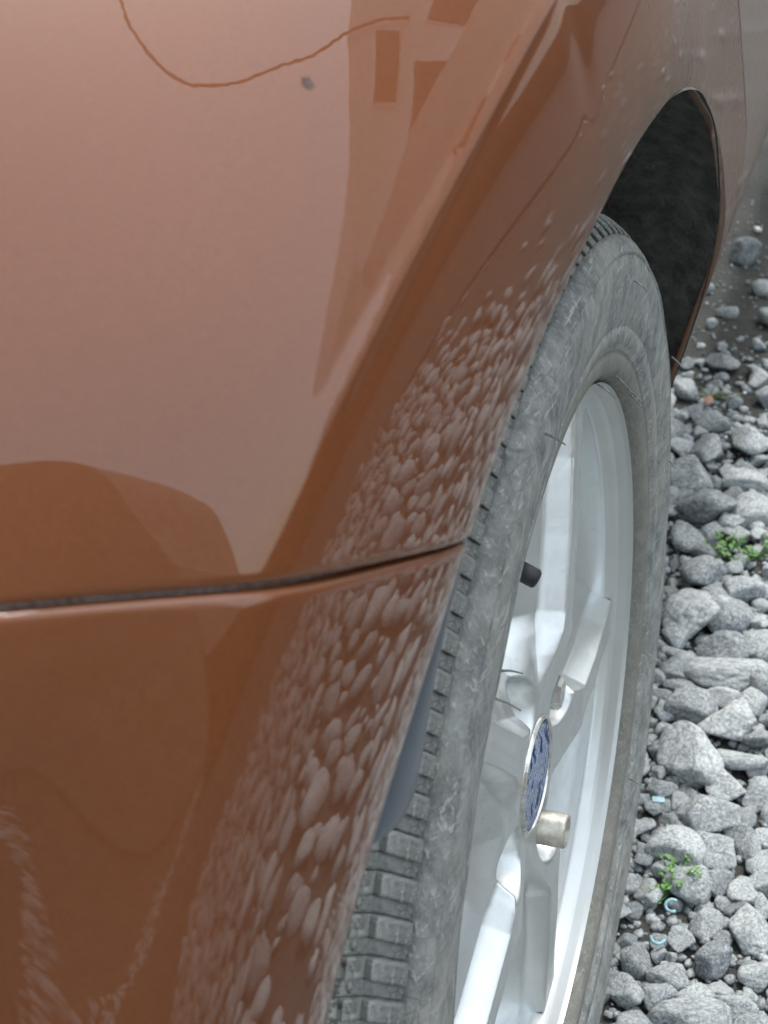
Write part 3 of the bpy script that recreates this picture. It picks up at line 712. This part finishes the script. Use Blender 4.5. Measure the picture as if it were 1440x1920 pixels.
Vs, Fs, Ts = [], [], []; off = 0
for (x, y, z, a_, b_, c_) in soft:
    V, F = shapes2[random.randrange(NSH)]; t = random.uniform(0, 6.28); cs, sn = math.cos(t), math.sin(t)
    W = V*np.array([a_, b_, c_]); W = np.stack([W[:, 0]*cs-W[:, 1]*sn+x, W[:, 0]*sn+W[:, 1]*cs+y, W[:, 2]+z], -1)
    Vs.append(W); Fs.append(F+off); off += len(V); Ts.append(np.full(len(V), random.random()))
me = from_np('gravel', np.vstack(Vs), np.vstack(Fs)); fattr(me, 'tone', np.concatenate(Ts))
go = obj('gravel', me, M['gravel']); tag(go, 'loose grey crushed gravel spread over the dirt', 'gravel', kind='stuff')
print('stones', indiv, 'loose', len(soft), 'tris', len(me.polygons))
# fine grit between the stones
Vs, Fs, Ts = [], [], []; off = 0
V1, F1 = ico(1)
for q_ in range(8200):
    x, y = random.uniform(-.12, .3), random.uniform(.02, 1.9 if q_ < 2200 else 1.08); r = random.uniform(.0008, .0032 if q_ < 2200 else .0048)
    W = V1*np.array([r*random.uniform(.8, 1.3), r*random.uniform(.8, 1.3), r*.8])*(1+.25*rng.normal(size=(len(V1), 1))*.5)+np.array([x, y, gheight(x, y)-.0115+r*.3])
    Vs.append(W); Fs.append(F1+off); off += len(V1); Ts.append(np.full(len(V1), random.random()))
me = from_np('grit', np.vstack(Vs), np.vstack(Fs)); fattr(me, 'tone', np.concatenate(Ts)); tag(obj('grit', me, M['gravel']), 'fine grit scattered on the dirt between the stones', 'grit', kind='stuff')

# ------------------------------------------------------------------ weeds and litter
def weed(x, y, n, size, label, seed):
    r_ = random.Random(seed); bm = bmesh.new()
    for k in range(n):
        az = r_.uniform(0, 6.28); el = r_.uniform(.15, 1.2); L = size*r_.uniform(.5, 1); d = Vector((math.cos(az)*math.cos(el), math.sin(az)*math.cos(el), math.sin(el)))
        tip = d*L; tube(bm, [(0, 0, 0), d*L*.5, tip], [.0007, .0006, .0004], 4)
        for q_ in range(r_.randint(4, 7)):
            p = d*L*r_.uniform(.45, 1.0); s_ = size*r_.uniform(.10, .20); a2 = r_.uniform(0, 6.28)
            u_ = Vector((math.cos(a2), math.sin(a2), r_.uniform(-.2, .7))).normalized(); v_ = u_.cross(Vector((r_.uniform(-.4, .4), r_.uniform(-.4, .4), 1))).normalized()
            w_ = u_.cross(v_)
            pts = [p, p+u_*s_*.5+v_*s_*.32+w_*s_*.1, p+u_*s_, p+u_*s_*.5-v_*s_*.32+w_*s_*.1]
            bm.faces.new([bm.verts.new(t_) for t_ in pts])
    me = bpy.data.meshes.new('weed'); bm.to_mesh(me); bm.free()
    o = obj('weed', me, M['leafg']); o.location = (x, y, gheight(x, y)-.008); tag(o, label, 'weed'); return o
weed(.012, .735, 14, .034, 'small green weed between stones, left of a brighter sprig', 3)
weed(.042, .735, 12, .030, 'bright green weed sprig at the right edge among the stones', 5)
weed(.037, .250, 26, .033, 'green feathery weed growing by a broken pale blue ring', 8)
# dry weed with spread stems and a rusty leaf
dr = empty('dry_weed', (-.058, 1.10, gheight(-.058, 1.10)-.008)); tag(dr, 'withered olive weed with spread stems on bare dirt', 'weed')
for az, L in ((.1, .040), (-.5, .032), (1.4, .028), (2.3, .026), (.6, .022), (-1.6, .022), (3.4, .018)):
    bm = bmesh.new(); d = Vector((math.cos(az), math.sin(az), .25)); tube(bm, [(0, 0, .002), d*L*.6+Vector((0, 0, .004)), d*L], [.0016, .0014, .0006], 5)
    obj('stem', bmesh_done('stem', bm), M['olive'], dr)
bm = bmesh.new(); n = 8
top = [bm.verts.new((.002+.005*math.sin(math.pi*k/n)*s_, -.028*k/n-.003, .008+.002*math.sin(math.pi*k/n)*(1 if s_ == 0 else .2))) for k in range(n+1) for s_ in (-1, 0, 1)]
for k in range(n):
    for j in range(2): bm.faces.new((top[k*3+j], top[k*3+j+1], top[k*3+j+4], top[k*3+j+3]))
obj('leaf', bmesh_done('leaf', bm), M['dry'], dr)
def arc(x, y, r, a0, a1, label, tilt):
    bm = bmesh.new(); pts = [(r*math.cos(t), r*math.sin(t), .0012) for t in np.linspace(a0, a1, 18)]; tube(bm, pts, .0012, 8)
    o = obj('plastic_ring', bmesh_done('plastic_ring', bm), M['cyan']); o.location = (x, y, gheight(x, y)+.002); o.rotation_euler = tilt
    tag(o, label, 'ring'); return o
arc(.037, .219, .0050, 1.0, 5.4, 'broken pale blue plastic ring lying just below the green weed', (.3, 0, 0))
arc(.032, .186, .0052, 3.2, 6.1, 'pale blue plastic ring fragment half buried below a small stone', (.35, 0, 0))
def bit(x, y, r, label, sh=None):
    o = link(bpy.data.objects.new('white_bit', bit_me)); o.location = (x, y, gheight(x, y)-.012+r*1.6+.004); o.scale = (r, r*.9, r*.8); o.rotation_euler = (.3, .4, x*50); tag(o, label, 'litter'); return o
bit_me = from_np('white_bit', *stone_shape(I2, 77)); bit_me.materials.append(M['white']); bit_me.polygons.foreach_set('use_smooth', [True]*len(bit_me.polygons))
bit(.015, .226, .0020, 'tiny white pellet on dirt close to the tyre near the blue ring')
bit(-.016, 1.116, .0026, 'tiny white pellet on dirt right of the withered weed')
bit(.009, 1.122, .0026, 'tiny white pellet at the right edge above the rounded stones')
bit(-.023, .99, .0024, 'tiny white pellet on top of dark dirt above a tan pebble')
bm = bmesh.new(); box(bm, -.005, .005, -.007, .007, 0, .005); bmesh.ops.bevel(bm, geom=bm.edges[:], offset=.001, segments=1, affect='EDGES')
o = obj('white_chip', bmesh_done('white_chip', bm), M['white'], smooth=False); o.location = (-.068, 1.734, gheight(-.068, 1.734)-.008); o.rotation_euler = (0, .1, .5); tag(o, 'small square white chip on the dark dirt above the lone stone', 'litter')
bm = bmesh.new(); box(bm, -.005, .005, -.0025, .0025, 0, .002); o = obj('blue_scrap', bmesh_done('blue_scrap', bm), M['cyan'], smooth=False); o.location = (.008, .326, .012); o.rotation_euler = (.2, .1, .3); tag(o, 'pale blue plastic scrap wedged between stones by the tyre', 'litter')

# ------------------------------------------------------------------ unseen surroundings, mostly made up and shaped for the paint reflections
def slab(name, poly, x0, x1):
    bm = bmesh.new(); A = [bm.verts.new((x0, y, z)) for y, z in poly]; B = [bm.verts.new((x1, y, z)) for y, z in poly]; n = len(poly)
    bm.faces.new(A); bm.faces.new(B[::-1])
    for k in range(n): bm.faces.new((A[k], B[k], B[(k+1) % n], A[(k+1) % n]))
    return bmesh_done(name, bm)
def house():
    h = empty('house', (4.2, 1.5, 0)); tag(h, 'white gabled stand-in building with an added taupe ramp wall for the paint reflections', 'house')  # stand-in for the white object mirrored in the paint
    P = lambda L: [(y-1.5, z) for y, z in L]
    low, left = [(1.457, 2.42), (1.999, 2.946), (2.339, 3.284), (2.843, 3.49), (3.377, 3.656), (3.859, 3.841), (4.239, 3.92)], [(1.428, 2.432), (1.416, 2.708), (1.769, 3.713), (2.374, 4.658), (3.072, 5.557), (3.59, 6.05)]
    y0, z0 = low[0]; y1, z1 = low[-1]; ya, za = left[-1]
    obj('gable_wall', slab('gable_wall', P([(y0-.02, 1.0)]+left+[(ya+2, za+2.4), (ya+6, za+5), (ya+11, 6), (ya+11, 1.0)]), 0, 7), M['housew'], h, False)
    obj('added_ramp_wall', slab('added_ramp_wall', P([(y0-.06, 0)]+[(y0-.06, z0)]+low[1:]+[(y1+4, z1+1.4), (y1+10, z1+2), (y1+10, 0)]), -.25, -.003), M['addramp'], h, False)  # added unseen, its top edge shaped to tone the mirrored band
    for L in [[(3.28, 5.251), (3.362, 4.881), (2.631, 4.026), (2.523, 4.353)], [(3.088, 4.24), (3.286, 3.685), (3.149, 3.495), (2.672, 3.275), (2.395, 3.203), (2.413, 3.33)], [(3.947, 4.792), (4.266, 4.008), (3.763, 3.918), (3.633, 4.615)]]:
        c = np.mean(L, 0); big = [tuple(c+(np.array(p)-c)*1.10) for p in L]
        f = obj('window', slab('window', P(big), -.03, .02), M['housew'], h, False)
        obj('pane', slab('pane', P(L), -.045, -.027), M['glass'], f, False)
house()
cb = bmesh.new()
K = [(2.796, 9.525), (2.412, 8.823), (2.035, 7.839), (1.903, 7.16), (1.942, 6.801), (2.137, 6.381), (2.44, 6.082), (2.743, 5.732), (3.134, 5.564), (3.392, 5.261), (3.547, 4.842)]
K = [(2*K[0][0]-K[1][0], 2*K[0][1]-K[1][1])]+K+[(2*K[-1][0]-K[-2][0], 2*K[-1][1]-K[-2][1])]
pts = []
for i in range(1, len(K)-2):
    p0, p1, p2, p3 = (np.array(K[j]) for j in (i-1, i, i+1, i+2))
    for t in np.linspace(0, 1, 12)[:-1]:
        q_ = .5*((2*p1)+(-p0+p2)*t+(2*p0-5*p1+4*p2-p3)*t*t+(-p0+3*p1-3*p2+p3)*t**3); pts.append((4.12+.004*math.sin(len(pts)*2.1), q_[0], q_[1]+.012*math.sin(len(pts)*1.7)))
tube(cb, pts, .020, 8); tag(obj('hanging_cable', bmesh_done('hanging_cable', cb), M['cable']), 'black service cable drooping in front of the white gable', 'cable')
for pts_, x_, m_, lab in (([(-3.59, 4.757), (-2.931, 4.278), (-2.518, 3.783), (-2.317, 3.213), (-2.192, 2.329), (-2.05, 1.725)], 5.5, 'addbarn', 'unseen brown round-topped block added for the dark arch mirrored in the panel'),):
    pts_ = sorted(pts_, key=lambda q_: -q_[0])
    sm = [(pts_[0][0]+.02, 0), (pts_[0][0]+.02, pts_[0][1])]
    for k in range(len(pts_)-1):
        p0, p1, p2, p3 = (np.array(pts_[min(max(k+d_, 0), len(pts_)-1)]) for d_ in (-1, 0, 1, 2))
        for t in np.linspace(0, 1, 9)[1:]:
            sm.append(tuple(.5*((2*p1)+(-p0+p2)*t+(2*p0-5*p1+4*p2-p3)*t*t+(-p0+3*p1-3*p2+p3)*t**3)))
    sm += [(sm[-1][0]-9, sm[-1][1]-.5), (sm[-1][0]-9, 0)]
    o = obj('barn', slab('barn', sm[::-1], x_, x_+6), M[m_], None, False); tag(o, lab, 'barn')  # made-up unseen block that darkens the reflection around the seam
o = obj('added_wall', box_me('added_wall', 3.6, 3.8, -1.5, 15, -.2, .78), M['addwall'], None, False); tag(o, 'low dark wall, unseen, added for the dark horizon in the paint', 'wall')  # put in unseen so the paint mirrors a dark horizon
me = box_me('added_pavement', 1.75, 3.59, -.75, 15, -.05, .006); tag(obj('added_pavement', me, M['addpave'], None, False), kind='structure')  # added dark strip, unseen, for the dark band mirrored in the flare
